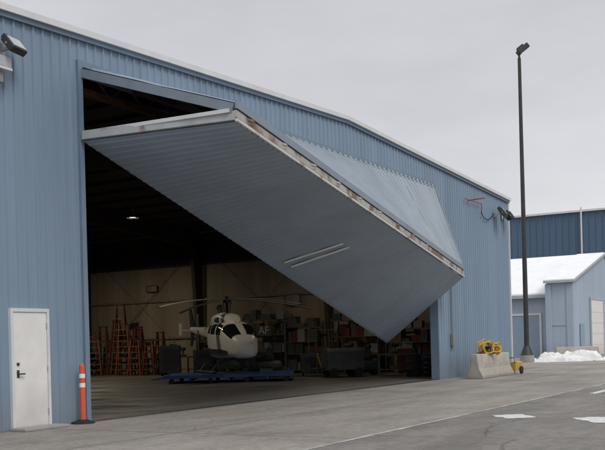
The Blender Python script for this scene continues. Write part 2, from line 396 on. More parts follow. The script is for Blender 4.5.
# ---- pedestrian door
pd=MB(); pd.bb((-1.955,-.045,.02),(-1.135,.0,2.15)); PDO=P('door',pd,M_DOORW,bevel=.004)
b=MB(); b.bb((-2.02,-.065,0),(-1.96,.06,2.22)); b.bb((-1.13,-.065,0),(-1.07,.06,2.22)); b.bb((-1.96,-.065,2.155),(-1.13,.06,2.22)); P('frame',b,M_WHITETRIM,par=PDO)
b=MB(); b.cyl((-1.86,-.045,1.02),(-1.86,-.10,1.02),.012); b.beam((-1.875,-.10,1.02),(-1.74,-.10,1.02),.02,.025); b.bb((-1.89,-.052,.95),(-1.83,-.045,1.09))
P('handle',b,M_DSTEEL,par=PDO)
b=MB(); b.cyl((-1.86,-.045,1.2),(-1.86,-.065,1.2),.03); P('lock',b,M_DSTEEL,par=PDO)
for z in(.3,1.1,1.9):
    b=MB(); b.cyl((-1.135,-.055,z-.05),(-1.135,-.055,z+.05),.012); P('hinge',b,M_GALV,par=PDO)
b=MB(); b.bb((-2.1,-.45,-.002),(-1.0,-.07,.05)); P('door_step',b,M_CONC,bevel=.01)

# ---- bifold door
V=Vector
HL,HR=V((0.02,-.07,7.03)),V((OW-.02,-.07,7.03))
FLu,FRu=V((0.02,-3.69,5.80)),V((OW+.02,-1.05,4.02))
FLl,FRl=V((0.02,-3.69,5.46)),V((OW+.02,-1.03,3.67))
BL,BR=V((-.06,-.10,5.56)),V((OW-.06,2.0,1.38))
def bil(a0,a1,b0,b1,t,v):
    return (a0*(1-t)+a1*t)*(1-v)+(b0*(1-t)+b1*t)*v
def leafskin(a0,a1,b0,b1,sgn,depth=.03,nv=8,pitch=.24,wv=.02):
    mb=MB(); xs,off=profile(0,OW,pitch,depth)
    n=((a1-a0).cross(b0-a0)).normalized()
    if n.z*sgn<0: n=-n
    rows=[]
    for x in xs:
        t=x/OW; o=off(x+1e-6)
        rows.append([bil(a0,a1,b0,b1,t,v/nv)+n*o+n*(wv*noise.noise(V((x*.8,v*.9,3)))*math.sin(3.1416*v/nv)) for v in range(nv+1)])
    vs=[p for r in rows for p in r]; fs=[]
    for i in range(len(xs)-1):
        for v in range(nv):
            q=i*(nv+1)+v; fs.append((q,q+1,q+nv+2,q+nv+1))
    mb.add(vs,fs); return mb,n
upm,nu=leafskin(HL,HR,FLu,FRu,1,depth=.06,pitch=.34)
lom,nl=leafskin(FLl,FRl,BL,BR,-1,depth=.02,wv=.010)
b=MB()
tk=.2
def framerail(p,q,n,w=.12,h=.17,m=0): b.beam(p-n*(tk/2+.005),q-n*(tk/2+.005),w,h,up=n,mi=m)
framerail(HL,FLu,nu); framerail(HR,FRu,nu); framerail(HL,HR,nu)
framerail(FLl,BL,nl,m=1); framerail(FRl,BR,nl); framerail(BL,BR,nl)
for i in range(1,12):
    t=i/12
    framerail(bil(HL,HR,FLu,FRu,t,0),bil(HL,HR,FLu,FRu,t,1),nu,w=.06,h=.15,m=2)
    framerail(bil(FLl,FRl,BL,BR,t,0),bil(FLl,FRl,BL,BR,t,1),nl,w=.06,h=.15,m=2)
for v in(.33,.66):
    framerail(bil(HL,HR,FLu,FRu,0,v),bil(HL,HR,FLu,FRu,1,v),nu,w=.08,h=.1,m=2)
    framerail(bil(FLl,FRl,BL,BR,0,v),bil(FLl,FRl,BL,BR,1,v),nl,w=.08,h=.1,m=2)
BD=P('bifold_door',b,[M_BLUEBEAM,M_GREYBEAM,M_STEEL],label='twisted half-open blue bifold hangar door')
P('upper_panel',upm,M_LEAF_UP,par=BD); P('lower_panel',lom,M_LEAF_LOW,par=BD)
out=V((0,-1,0))
def foldbar(name,za,zb,w,h,o,m,w2=None):
    b=MB(); b.beam(FLu+out*o+V((-.03,0,za)),FRu+out*o+V((.03,0,zb)),w,h); return P(name,b,m,par=BD)
foldbar('fold_rail',-.035,-.035,.05,.15,.03,M_BLUEBEAM)
foldbar('fold_rail',-.20,-.205,.06,.13,.0,M_FOLD)
foldbar('fold_seal',-.124,-.124,.05,.035,-.02,M_DSTEEL)
foldbar('fold_rail',-.315,-.325,.05,.055,.025,M_FOLDW)
foldbar('fold_seal',-.275,-.283,.05,.03,-.02,M_DSTEEL)
for i in range(12):
    t=.03+i/11*.94
    p=(FLu*(1-t)+FRu*t)*.5+(FLl*(1-t)+FRl*t)*.5
    b=MB(); hh=.045; ww=.09+.10*random.random()
    b.bb((p.x-ww,p.y-.035,p.z-hh-.02),(p.x+ww,p.y-.0,p.z+hh)); b.cyl((p.x-ww,p.y-.035,p.z),(p.x+ww,p.y-.035,p.z),.018)
    P('hinge',b,M_FOLD,par=BD)
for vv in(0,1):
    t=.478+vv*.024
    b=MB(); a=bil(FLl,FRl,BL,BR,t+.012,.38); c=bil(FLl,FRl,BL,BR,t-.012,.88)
    b.beam(a+nl*.035,c+nl*.035,.16,.012,up=nl); P('white_stripe',b,M_STRIPE,par=BD)  # two whitish strips laid along the ribs of the lower panel
b=MB()
for t in(.0,.33,.66,1.0):
    p=bil(FLl,FRl,BL,BR,t,.98); b.cyl(p+V((.1 if t<.5 else -.1,.12,.2)),V((max(.15,min(OW-.15,p.x)),.38,6.7)),.012,n=6)
P('lift_cable',b,M_DSTEEL,par=BD)
b=MB(); b.beam(BL+V((-.0,-.05,.16)),FLl+V((-.07,0.1,.20)),.04,.07); P('end_strut',b,M_WHITETRIM,par=BD)

# ------------------------------------------------------------------ wall floodlights and bracket
def flood(loc,rz,scale=1,**pr):
    E=empty('wall_floodlight',loc,rz,**pr); s=scale
    Mx=Matrix.Rotation(R(-38),3,'X')
    b=MB(); b.box((0,-.30*s,0),(.42*s,.13*s,.30*s),M=Mx); b.box((0,-.22*s,.10*s),(.30*s,.10*s,.2*s),M=Mx); b.obj('housing',M_DSTEEL,parent=E,bevel=.015)
    b=MB(); c=Mx@V((0,-.075*s,0)); b.box((0,-.30*s+c.y,c.z),(.36*s,.015*s,.24*s),M=Mx); b.obj('lens',M_LENS,parent=E)
    b=MB(); b.beam((0,0,-.05),(0,-.24*s,-.02),.05,.05); b.bb((-.08,-.05,-.15),(.08,-.0,.08)); b.beam((-.22*s,-.28*s,0),(.22*s,-.28*s,0),.03,.04); b.obj('bracket',M_GALV,parent=E)
    return E
flood((-2.08,-.04,6.90),R(12),1.0,label='dark floodlight on a bracket on the blue wall',category='floodlight')
flood((24.7,-.04,6.72),R(15),1.35,label='floodlight at the corner of the hangar wall',category='floodlight')
flood((25.7,-.04,6.72),R(40),1.2,label='floodlight beside another at the wall corner',category='floodlight')
b=MB(); b.bb((-.2,-.22,-.10),(.2,0,.10)); BX=b.obj('junction_box',M_FASC,loc=(-2.22,-.05,6.60),bevel=.02,label='pale grey metal box lamp mounted on blue wall',category='junction box')
b=MB(); b.bb((-.19,-.24,-.15),(.19,-.02,-.105)); b.obj('lamp_glass',M_LENS,parent=BX)
b=MB(); b.bb((-.14,-.16,-.1),(.14,0,.10)); JB=b.obj('junction_box',M_GREYL,loc=(-2.30,-.05,6.32),bevel=.02,label='small grey junction box under the lamp box',category='junction box')
b=MB(); b.cyl((0,0,0),(0,-.7,.03),.022); b.cyl((-.6,-.1,0),(1.3,-.1,0),.018); b.cyl((1.3,-.1,0),(1.3,-.1,-.35),.018)
b.obj('pipe_bracket',M_RED,loc=(21.7,-.03,6.93),label='thin red pipe bracket on the blue wall',category='pipe')
b=MB(); b.tube([(23.0,-.1,6.6),(23.3,-.1,6.4),(23.8,-.1,6.35),(24.2,-.1,6.5),(24.6,-.1,6.7)],.018)
b.obj('electric_cable',M_BLACK,label='black cable hanging along the hangar wall',category='cable')
b=MB(); b.bb((0,-.16,1.2),(.28,-.04,1.65)); b.cyl((.14,-.08,1.65),(.14,-.08,3.4),.018)
b.obj('electrical_box',M_GREYL,loc=(19.4,0,0),bevel=.01,label='grey electrical box with conduit on blue wall',category='electrical box')

# ------------------------------------------------------------------ orange marker post
E=empty('marker_post',(-.38,-.20,0),label='orange tubular marker post with white reflective bands',category='bollard')
b=MB(); b.cyl((0,0,.06),(0,0,1.12),.058,.052,n=20); b.cyl((0,0,1.12),(0,0,1.17),.052,.02,n=20); b.obj('post',M_ORANGE,parent=E,smooth=True)
for z in (.70,.88):
    b=MB(); b.cyl((0,0,z),(0,0,z+.085),.0595,.0585,n=20,caps=False); b.obj('reflective_band',M_REFL,parent=E,smooth=True)
b=MB(); b.cyl((0,0,.0),(0,0,.03),.23,.22,n=8); b.cyl((0,0,.03),(0,0,.075),.19,.09,n=8); b.obj('base',M_BLACK,parent=E)

# ------------------------------------------------------------------ light pole
E=empty('light_pole',(39.8,3.3,0),label='tall dark metal light pole on a concrete base',category='light pole')
b=MB(); b.cyl((0,0,.5),(0,0,17.6),.15,.095,n=16); b.obj('pole',M_DSTEEL,parent=E,smooth=True)
b=MB(); b.cyl((0,0,0),(0,0,.4),.42,.40,n=20); b.obj('base',M_CONC,parent=E,smooth=True)
b=MB(); b.cyl((0,0,.4),(0,0,.95),.38,.17,n=16); b.obj('base_cover',M_DSTEEL,parent=E,smooth=True)
b=MB(); b.beam((0,0,17.4),(0,0,17.85),.1,.1); b.beam((0,0,17.8),(.12,-.2,18.0),.1,.1); b.obj('bracket',M_DSTEEL,parent=E)
Mx=Matrix.Rotation(R(-60),3,'Z')@Matrix.Rotation(R(-38),3,'Y')
hc=V((.12,-.18,18.12))
b=MB(); b.box(hc,(.74,.55,.30),M=Mx); b.box(hc+Mx@V((-.05,0,.2)),(.45,.3,.12),M=Mx)
hd=b.obj('lamp_head',M_DSTEEL,parent=E,bevel=.05)
b=MB(); b.box(hc+Mx@V((0,0,-.155)),(.62,.44,.012),M=Mx); b.obj('lens',M_LENS,parent=hd)

# ------------------------------------------------------------------ jersey barriers
def barrier_mesh(Ln):
    pr=[(-.3,0),(.3,0),(.3,.10),(.17,.36),(.10,.88),(-.10,.88),(-.17,.36),(-.3,.10)]
    b=MB(); b.loft([[V((x,y,z)) for y,z in pr] for x in(-Ln/2,Ln/2)]); return b
G='concrete jersey barriers'
b=barrier_mesh(1.85); J=b.obj('jersey_barrier',M_CONCB,loc=(19.3,-1.30,0),bevel=.02,group=G,label='pale concrete jersey barrier beside the hangar wall',category='barrier')
J.rotation_euler=(0,0,R(2))
copy_tree(J,(21.3,-1.20,0),rz=R(-4))
copy_tree(J,(44.5,1.6,0),rz=R(-62),scale=(1.4,1,.9),label='concrete barrier standing in dirty snow')
# hose coil
E=empty('hose_coil',(19.9,-1.28,.88),R(-25),label='coiled yellow hose resting on concrete barrier',category='hose')
b=MB()
for i in range(9): b.torus((-.12+.05*(i%4),-.18+.045*i,.20+.02*(i%3)),.23+.03*(i%3),.027,axis='y',wob=.35,seed=i*1.7,sq=.8)
for i in range(8): b.torus((.34+.06*(i%3),-.16+.045*i,.16+.02*(i%2)),.18+.03*(i%3),.027,axis='y',wob=.42,seed=i*1.3+20,sq=.78)
b.obj('hose',M_YEL,parent=E,smooth=True)
b=MB(); b.beam((-.3,0,.02),(.55,0,.02),.3,.03); b.cyl((0,-.2,.22),(0,.2,.22),.05); b.beam((0,-.2,.03),(0,-.2,.24),.03,.03); b.beam((0,.2,.03),(0,.2,.24),.03,.03)
b.obj('reel_stand',M_DSTEEL,parent=E)
# yellow cart
E=empty('yellow_cart',(22.75,-1.42,0),R(-10),label='small yellow two-wheeled utility cart by the barrier',category='cart'); E.scale=(.72,.72,.9)
b=MB(); b.loft([[V((x,-.22,.18)),V((x,.22,.18)),V((x,.3,.55)),V((x,-.3,.55))] for x in(-.35,.35)]); b.obj('tub',M_YEL,parent=E,bevel=.03)
for y in(-.3,.3):
    b=MB(); b.cyl((.2,y-.04,.17),(.2,y+.04,.17),.17,n=18); b.obj('wheel',M_BLACK,parent=E,smooth=True)
b=MB(); b.tube([(-.35,-.2,.5),(-.5,-.2,.72),(-.5,.2,.72),(-.35,.2,.5)],.018); b.obj('handle',M_DSTEEL,parent=E)
for y in(-.15,.15):
    b=MB(); b.beam((-.3,y,.2),(-.3,y,0),.03,.03); b.obj('leg',M_DSTEEL,parent=E)

# ------------------------------------------------------------------ snow
def mound(name,cx,cy,rx,ry,h,rz,seed,m,n=56,**pr):
    b=MB(); vs=[];fs=[]
    for i in range(n+1):
        for j in range(n+1):
            x=-1+2*i/n; y=-1+2*j/n; r=math.sqrt(x*x+y*y)
            q=noise.fractal(V((x*2.2+seed,y*2.2,seed)),.8,2.1,5)
            z=(1-r*r*1.15+q*.75)
            z=max(-.03,z*h if z<.5 else h*(.5+(z-.5)*.6))
            if z>0: z+=.16*h*noise.fractal(V((x*9,y*5,seed)),.7,2,3)
            vs.append((x*rx,y*ry,z))
    for i in range(n):
        for j in range(n):
            a=i*(n+1)+j; f=(a,a+n+1,a+n+2,a+1)
            if max(vs[k][2] for k in f)>-.02: fs.append(f)
    b.add(vs,fs); return b.obj(name,m,loc=(cx,cy,0.0),rz=rz,smooth=True,kind='stuff',**pr)
mound('snow_heap',42.7,1.5,2.6,.9,.68,R(-60),3.3,M_SNOWD,label='dirty shovelled snow heap near the light pole',category='snow')
mound('snow_heap',40.4,1.4,1.7,.6,.40,R(-55),8.1,M_SNOWD,label='small pile of snow on the pavement',category='snow')
mound('snow_heap',42.4,-1.3,1.5,.5,.16,R(-60),5.7,M_SNOWD,label='low patch of snow beside the larger heap',category='snow')
def worn(cx,cy,a,bb,rz,seed):
    n=60; b=MB(); vs=[(0,0,0)]
    for i in range(n):
        t=2*math.pi*i/n; u=math.cos(t);v=math.sin(t); k=(abs(u)**5+abs(v)**5)**(-.2); k*=1+.22*noise.fractal(V((u*2.2,v*2.2,seed)),.7,2,4)
        vs.append((u*k*a,v*k*bb,0))
    b.add(vs,[(0,i+1,(i+1)%n+1) for i in range(n)])
    return b.obj('pavement_marking',M_PAINT,loc=(cx,cy,-.003),rz=rz,kind='structure')
worn(2.9,-7.75,.30,.42,R(-50),1); worn(2.55,-9.40,.36,.55,R(-50),2); worn(11.2,-7.5,1.3,.10,R(0),3); worn(-4.6,-5.8,.8,.045,0,4)
worn(8.6,-9.2,.3,.4,R(-50),7)

# ------------------------------------------------------------------ pale blue building
E=empty('pale_blue_building',(51.8,3.7,0),label='small pale blue building with snow covered gable roof',category='building')
def Q(x,y,z): return (x-51.8,y-3.7,z)
b=MB()
b.add([Q(51.8,3.7,0),Q(70.2,3.7,0),Q(70.2,3.7,5.3),Q(61,3.7,7.65),Q(51.8,3.7,5.3)],[(0,1,2,3,4)])
b.add([Q(51.8,3.7,0),Q(51.8,5.5,0),Q(51.8,5.5,5.3),Q(51.8,3.7,5.3)],[(3,2,1,0)])
b.add([Q(51.8,5.5,0),Q(52.8,5.5,0),Q(52.8,5.5,5.5),Q(51.8,5.5,5.3)],[(3,2,1,0)])
b.add([Q(52.8,5.5,0),Q(52.8,30,0),Q(52.8,30,4.5),Q(52.8,5.5,4.5)],[(3,2,1,0)])
b.add([Q(70.2,3.7,0),Q(70.2,30,0),Q(70.2,30,5.3),Q(70.2,3.7,5.3)],[(0,1,2,3)])
b.add([Q(52.8,30,0),Q(70.2,30,0),Q(70.2,30,5.3),Q(61,30,7.6),Q(52.8,30,4.5)],[(4,3,2,1,0)])
b.obj('wall',M_SHED,parent=E)
def slab(p0,p1,y0,y1,th):
    b=MB(); (xa,za),(xb,zb)=p0,p1
    vs=[Q(xa,y0,za),Q(xb,y0,zb),Q(xb,y1,zb),Q(xa,y1,za),Q(xa,y0,za-th),Q(xb,y0,zb-th),Q(xb,y1,zb-th),Q(xa,y1,za-th)]
    b.add(vs,[(0,1,2,3),(7,6,5,4),(0,4,5,1),(1,5,6,2),(2,6,7,3),(3,7,4,0)]); return b
slab((51.5,5.42),(61,7.86),3.5,5.62,.14).obj('roof',M_SNOW,parent=E,bevel=.05)
slab((61,7.86),(70.6,5.42),3.5,5.62,.14).obj('roof',M_SNOW,parent=E,bevel=.05)
slab((52.3,4.55),(61,7.82),5.62,30,.18).obj('roof',M_SNOW,parent=E,bevel=.05)
slab((61,7.82),(70.6,5.4),5.62,30,.18).obj('roof',M_SNOW,parent=E,bevel=.05)
b=MB(); b.beam(Q(51.45,3.48,5.24),Q(61,3.48,7.69),.05,.16); b.beam(Q(51.47,3.5,5.24),Q(51.47,5.6,5.24),.05,.16); b.beam(Q(52.27,5.66,4.32),Q(52.27,30,4.32),.05,.22); b.obj('fascia',M_FASC,parent=E)
b=MB(); b.bb(Q(56.8,3.62,0),Q(60.6,3.67,4.1)); 
d=b.obj('garage_door',M_DOORW,parent=E)
for z in(.8,1.6,2.4,3.2):
    b=MB(); b.bb(Q(56.8,3.605,z-.012),Q(60.6,3.62,z+.012)); b.obj('panel_seam',M_WHITETRIM,parent=d)
b=MB(); b.bb(Q(56.6,3.58,0),Q(56.8,3.68,4.3)); b.bb(Q(60.6,3.58,0),Q(60.8,3.68,4.3)); b.bb(Q(56.8,3.58,4.1),Q(60.6,3.68,4.3)); b.obj('frame',M_FASC,parent=d)
b=MB(); b.bb(Q(53.6,3.62,0),Q(54.7,3.67,2.3)); b.obj('door',M_SHEDDOOR,parent=E)
for a,c in((Q(51.72,3.62,0),Q(52.2,4.1,5.1)),(Q(51.7,5.15,0),Q(52.15,5.56,5.1))):
    b=MB(); b.bb(a,c); b.obj('corner_column',M_SHED,parent=E,bevel=.02)
b=MB(); b.bb(Q(52.74,6.3,0),Q(52.78,9.0,3.0)); d=b.obj('garage_door',M_SHEDDOOR,parent=E)
b=MB(); b.bb(Q(52.70,6.15,0),Q(52.79,6.3,3.15)); b.bb(Q(52.70,9.0,0),Q(52.79,9.15,3.15)); b.bb(Q(52.70,6.3,3.0),Q(52.79,9.0,3.15)); b.obj('frame',M_WHITETRIM,parent=d)
b=MB(); b.bb(Q(52.72,9.8,0),Q(52.78,10.8,2.2)); b.obj('door',M_WHITETRIM,parent=E)
b=MB(); b.bb(Q(51.76,4.1,2.2),Q(51.8,5.15,2.3)); b.obj('trim',M_FASC,parent=E)

# ------------------------------------------------------------------ distant dark blue hangar
E=empty('dark_blue_hangar',(95,-3,0),label='large dark blue corrugated hangar behind smaller building',category='hangar')
b=MB(); ribbed(b,0,70,lambda x:0,lambda x:15.5,lambda y,o,z:(-o,y,z),pitch=.75,depth=.09)
ribbed(b,0,45,lambda x:0,lambda x:15.5,lambda x,o,z:(x,-o,z),pitch=.75,depth=.09)
b.add([(45,0,0),(45,70,0),(45,70,15.5),(45,0,15.5)],[(0,1,2,3)]); b.add([(0,70,0),(45,70,0),(45,70,15.5),(0,70,15.5)],[(3,2,1,0)])
b.obj('wall',M_FAR,parent=E)
b=MB(); b.bb((-.3,-.3,15.5),(45.3,70.3,15.72)); b.obj('roof',M_WHITETRIM,parent=E)
b=MB(); b.cyl((-.25,16.5,0),(-.25,16.5,16.0),.10); b.obj('downpipe',M_WHITETRIM,parent=E)
b=MB(); b.bb((-.16,0,10.6),(-.1,70,10.75)); b.obj('trim',M_FAR,parent=E)

# ------------------------------------------------------------------ helicopter
HDX,HDY=.34,-.94
wx=.5022*HDX+.8648*HDY; wy=-.8648*HDX+.5022*HDY
HE=empty('helicopter',(17.62,8.75,.34),math.atan2(wy,wx),label='white helicopter parked on a blue wheeled platform',category='helicopter')
HE.scale=(.95,.95,.99)
secs=[(2.60,.98,.10,.10),(2.52,.99,.32,.26),(2.32,1.02,.50,.40),(1.95,1.1,.64,.54),(1.4,1.22,.73,.70),(.7,1.28,.76,.78),(-.2,1.29,.76,.79),(-.9,1.31,.74,.75),(-1.5,1.38,.62,.61),(-2.2,1.52,.42,.42),(-2.9,1.63,.28,.29)]
def sec(x):
    for a,c in zip(secs[:-1],secs[1:]):
        if c[0]<=x<=a[0]:
            t=(a[0]-x)/(a[0]-c[0]); return [p+(q-p)*t for p,q in zip(a[1:],c[1:])]
def FP(x,th,o=0):
    zc,hw,hh=sec(x); c,s_=math.cos(th),math.sin(th); e=.58
    return V((x,(hw+o)*math.copysign(abs(c)**e,c),zc+(hh+o)*math.copysign(abs(s_)**e,s_)))
b=MB(); xs=[2.60,2.56,2.52,2.42,2.32,2.15,1.95,1.65,1.4,1.05,.7,.2,-.2,-.55,-.9,-1.2,-1.5,-1.85,-2.2,-2.55,-2.9]
b.loft([[FP(x,2*math.pi*i/36) for i in range(36)] for x in xs])
b.obj('fuselage',M_HELI,parent=HE,smooth=True)
def patch(name,x0,x1,t0,t1,m,o=.012,n=10,par=HE):
    b=MB(); vs=[];fs=[]
    for i in range(n+1):
        for j in range(n+1): vs.append(FP(x0+(x1-x0)*i/n,R(t0+(t1-t0)*j/n),o))
    for i in range(n):
        for j in range(n): a=i*(n+1)+j; fs.append((a,a+1,a+n+2,a+n+1))
    b.add(vs,fs); return b.obj(name,m,parent=par,smooth=True)
patch('windshield',1.25,2.16,26,86,M_GLASS); patch('windshield',1.25,2.16,94,154,M_GLASS)
for a,c in((10,52),(128,170)):
    patch('window',.50,1.12,a,c,M_GLASS); patch('window',-.40,.3,a,c,M_GLASS); patch('window',-.95,-.55,a+3,c-3,M_GLASS)
patch('stripe',-2.8,1.9,-30,-12,M_HELIBLUE,.008,20); patch('stripe',-2.8,1.9,192,210,M_HELIBLUE,.008,20)
patch('stripe',-2.8,1.6,-36,-32,M_HELIGOLD,.008,20); patch('stripe',-2.8,1.6,212,216,M_HELIGOLD,.008,20)
patch('belly_paint',-2.6,2.1,-128,-52,M_HELIBLUE,.008,20)
def ell(x,zc,hw,hh,n=20): return [V((x,hw*math.copysign(abs(math.cos(t))**.7,math.cos(t)),zc+hh*math.copysign(abs(math.sin(t))**.7,math.sin(t)))) for t in [2*math.pi*i/n for i in range(n)]]
b=MB(); b.loft([ell(1.0,1.99,.08,.05),ell(.8,2.03,.28,.14),ell(.3,2.12,.42,.25),ell(-.6,2.16,.46,.32),ell(-1.5,2.12,.42,.31),ell(-2.3,1.98,.28,.24),ell(-2.7,1.9,.1,.1)]); b.obj('engine_cowling',M_HELI,parent=HE,smooth=True)
for y in(-.44,.44):
    b=MB(); b.cyl((-.1,y,2.15),(-.35,y*1.06,2.15),.12,.12); b.obj('air_intake',M_HELIBLUE,parent=HE)
b=MB(); b.cyl((-1.2,0,2.4),(-1.5,0,2.72),.15,.17); b.obj('exhaust',M_DSTEEL,parent=HE)
b=MB(); b.loft([ell(-2.8,1.64,.30,.30),ell(-4,1.72,.22,.23),ell(-5.5,1.80,.17,.18),ell(-7.0,1.9,.11,.12)]); b.obj('tail_boom',M_HELI,parent=HE,smooth=True)
b=MB(); b.loft([[V((-6.4,.03,1.95)),V((-7.3,.03,1.95)),V((-7.3,-.03,1.95)),V((-6.4,-.03,1.95))],[V((-7.1,.02,2.9)),V((-7.6,.02,2.9)),V((-7.6,-.02,2.9)),V((-7.1,-.02,2.9))]])
b.loft([[V((-6.5,.03,1.85)),V((-7.2,.03,1.85)),V((-7.2,-.03,1.85)),V((-6.5,-.03,1.85))],[V((-7.1,.02,1.1)),V((-7.4,.02,1.1)),V((-7.4,-.02,1.1)),V((-7.1,-.02,1.1))]]); b.obj('tail_fin',M_HELIBLUE,parent=HE)
b=MB(); b.bb((-5.3,-1.0,1.80),(-4.9,1.0,1.86)); b.bb((-5.35,-1.04,1.6),(-4.8,-1.0,2.15)); b.bb((-5.35,1.0,1.6),(-4.8,1.04,2.15)); b.obj('stabiliser',M_HELI,parent=HE,bevel=.01)
b=MB(); b.cyl((-7.15,.06,1.95),(-7.15,.3,1.95),.05); b.beam((-7.15,.3,1.25),(-7.15,.3,2.65),.14,.03,up=(1,0,0)); b.obj('tail_rotor',M_BLADE,parent=HE)
b=MB(); b.cyl((-.35,0,2.4),(-.35,0,3.08),.07); b.cyl((-.35,0,2.86),(-.35,0,2.98),.22,.2,n=16); b.cyl((-.35,0,3.08),(-.35,0,3.15),.12,.06)
for a in range(4): 
    t=a*math.pi/2; b.cyl((-.35+.12*math.cos(t),.12*math.sin(t),2.5),(-.35+.18*math.cos(t),.18*math.sin(t),2.92),.02)
b.obj('rotor_mast',M_DSTEEL,parent=HE)
hd=math.atan2(HDY,HDX)
for i,ph in enumerate((36,124,238,316)):
    a=R(ph)-hd; b=MB(); rings=[]
    for k in range(9):
        r=.12+ (4.35)*k/8; wd=.06 if k<1 else .135; dr=-.38*(r/4.4)**2
        c=V((math.cos(a),math.sin(a),0)); sd=V((-math.sin(a),math.cos(a),0)); p=V((-.35,0,3.0+dr))+c*r
        rings.append([p+sd*wd,p+V((0,0,.03)),p-sd*wd,p-V((0,0,.02))])
    b.loft(rings); b.obj('rotor_blade',M_BLADE,parent=HE)
for y in(-1.1,1.1):
    b=MB(); b.tube([(-1.6,y,.05),(1.5,y,.05),(1.85,y,.10),(2.05,y,.25)],.05,n=10); b.obj('skid',M_DSTEEL,parent=HE,smooth=True)
for x in(-1.0,.95):
    b=MB(); b.tube([(x,-1.1,.07),(x,-.85,.35),(x,-.4,.55),(x,.4,.55),(x,.85,.35),(x,1.1,.07)],.04,n=8); b.obj('skid_strut',M_HELIBLUE,parent=HE)
# dolly
DE=empty('helicopter_dolly',(17.24,8.45,0),R(-59.85),label='low blue steel wheeled helicopter platform',category='dolly')
b=MB(); b.bb((-2.5,-1.6,.2),(2.5,1.6,.33)); 
for x in(-1.5,0,1.5): b.bb((x-.05,-1.6,.10),(x+.05,1.6,.2))
b.obj('deck',M_DOLLY,parent=DE,bevel=.01)
for x in(-2.2,-.7,.7,2.2):
    for y in(-1.5,1.5):
        b=MB(); b.cyl((x,y-.05,.10),(x,y+.05,.10),.10,n=14); b.obj('wheel',M_BLACK,parent=DE)
b=MB(); b.beam((-2.5,0,.24),(-3.0,0,.14),.08,.06); b.torus((-3.1,0,.14),.1,.025,axis='z',n=14,k=6); b.obj('tow_bar',M_DOLLY,parent=DE)
for x,h in((2.3,.2),(-2.3,.18)):
    b=MB(); b.beam((x,-1.55,.33),(x,-1.55,.33+h),.05,.05); b.obj('stake',M_DOLLY,parent=DE)
b=MB(); b.bb((1.2,-1.5,.33),(1.7,-1.1,.5)); b.obj('winch_box',M_GREYP,parent=DE)

# ------------------------------------------------------------------ interior things
def lamp(loc,on):
    E=empty('pendant_lamp',loc,label='lit industrial pendant lamp hanging from hangar roof',category='lamp',group='hangar ceiling lamps')
    b=MB(); b.cyl((0,0,.0),(0,0,.24),.22,.10,n=20,caps=False); b.cyl((0,0,.24),(0,0,.42),.09,n=14); b.obj('lamp_shade',M_GREYP,parent=E,smooth=True)
    b=MB(); b.cyl((0,0,.42),(0,0,rooft(loc[0])-loc[2]-.1),.012,n=6); b.obj('cord',M_BLACK,parent=E)
    b=MB(); b.cyl((0,0,.02),(0,0,.10),.12,.15,n=18); b.obj('bulb',M_LAMP,parent=E)
    l=bpy.data.lights.new('pendant_light','AREA'); l.shape='DISK'; l.size=.2; l.energy=on; l.color=(1,.86,.66)
    o=bpy.data.objects.new('pendant_light',l); COL.objects.link(o); o.parent=E; o.location=(0,0,.012)
lamp((13.4,10.1,6.3),80); lamp((20.0,19.0,6.3),150); lamp((21.5,6.5,6.3),50)

def ladder(hh,loc,rz,m,lab):
    E=empty('step_ladder',loc,rz,label=lab,category='ladder',group='step ladders against the wall')
    sp_=.26+.045*hh; dp=hh*.12
    for s_ in(-1,1):
        b=MB(); b.beam((s_*sp_,-dp,0),(s_*.2,0,hh),.055,.12,up=(0,1,0)); b.obj('front_rail',m,parent=E)
        b=MB(); b.beam((s_*sp_,dp,0),(s_*.2,.04,hh-.1),.05,.08,up=(0,1,0)); b.obj('rear_rail',m,parent=E)
    k=1
    while k*.3<hh-.1:
        t=k*.3/hh; wx_=sp_*(1-t)+.2*t; b=MB(); b.beam((-wx_,-dp*(1-t),t*hh),(wx_,-dp*(1-t),t*hh),.09,.04); b.obj('step',m if k%2 else M_ALU,parent=E); k+=1
    b=MB(); b.bb((-.22,-.12,hh-.01),(.22,.12,hh+.03)); b.obj('cap',M_REDD,parent=E)
ladder(3.7,(24.6,20.6,0),R(-70),M_LADD,'tall red-brown step ladder standing by the wall')
ladder(2.7,(24.1,20.0,0),R(-60),M_LADDER,'orange-brown step ladder standing by the wall')
ladder(2.5,(24.5,19.3,0),R(-95),M_LADD,'red-brown step ladder with worn steps')
ladder(1.9,(23.7,18.9,0),R(-70),M_LADDER,'short orange-brown step ladder')
ladder(2.6,(25.0,22.2,0),R(-80),M_LADD,'red-brown step ladder near the corner')
ladder(2.0,(23.6,21.6,0),R(-50),M_LADDER,'short worn step ladder')
ladder(2.9,(25.2,21.4,0),R(-90),M_LADD,'red-brown folded ladder behind others')
ladder(1.7,(23.9,18.1,0),R(-80),M_LADD,'short red-brown step ladder')
ladder(2.3,(24.9,23.0,0),R(-60),M_LADDER,'worn step ladder at the end of the row')
ladder(2.4,(25.3,20.1,0),R(-85),M_LADD,'dark red-brown ladder close to the wall')
ladder(2.2,(25.4,18.6,0),R(-95),M_LADDER,'worn orange-brown ladder close to the wall')

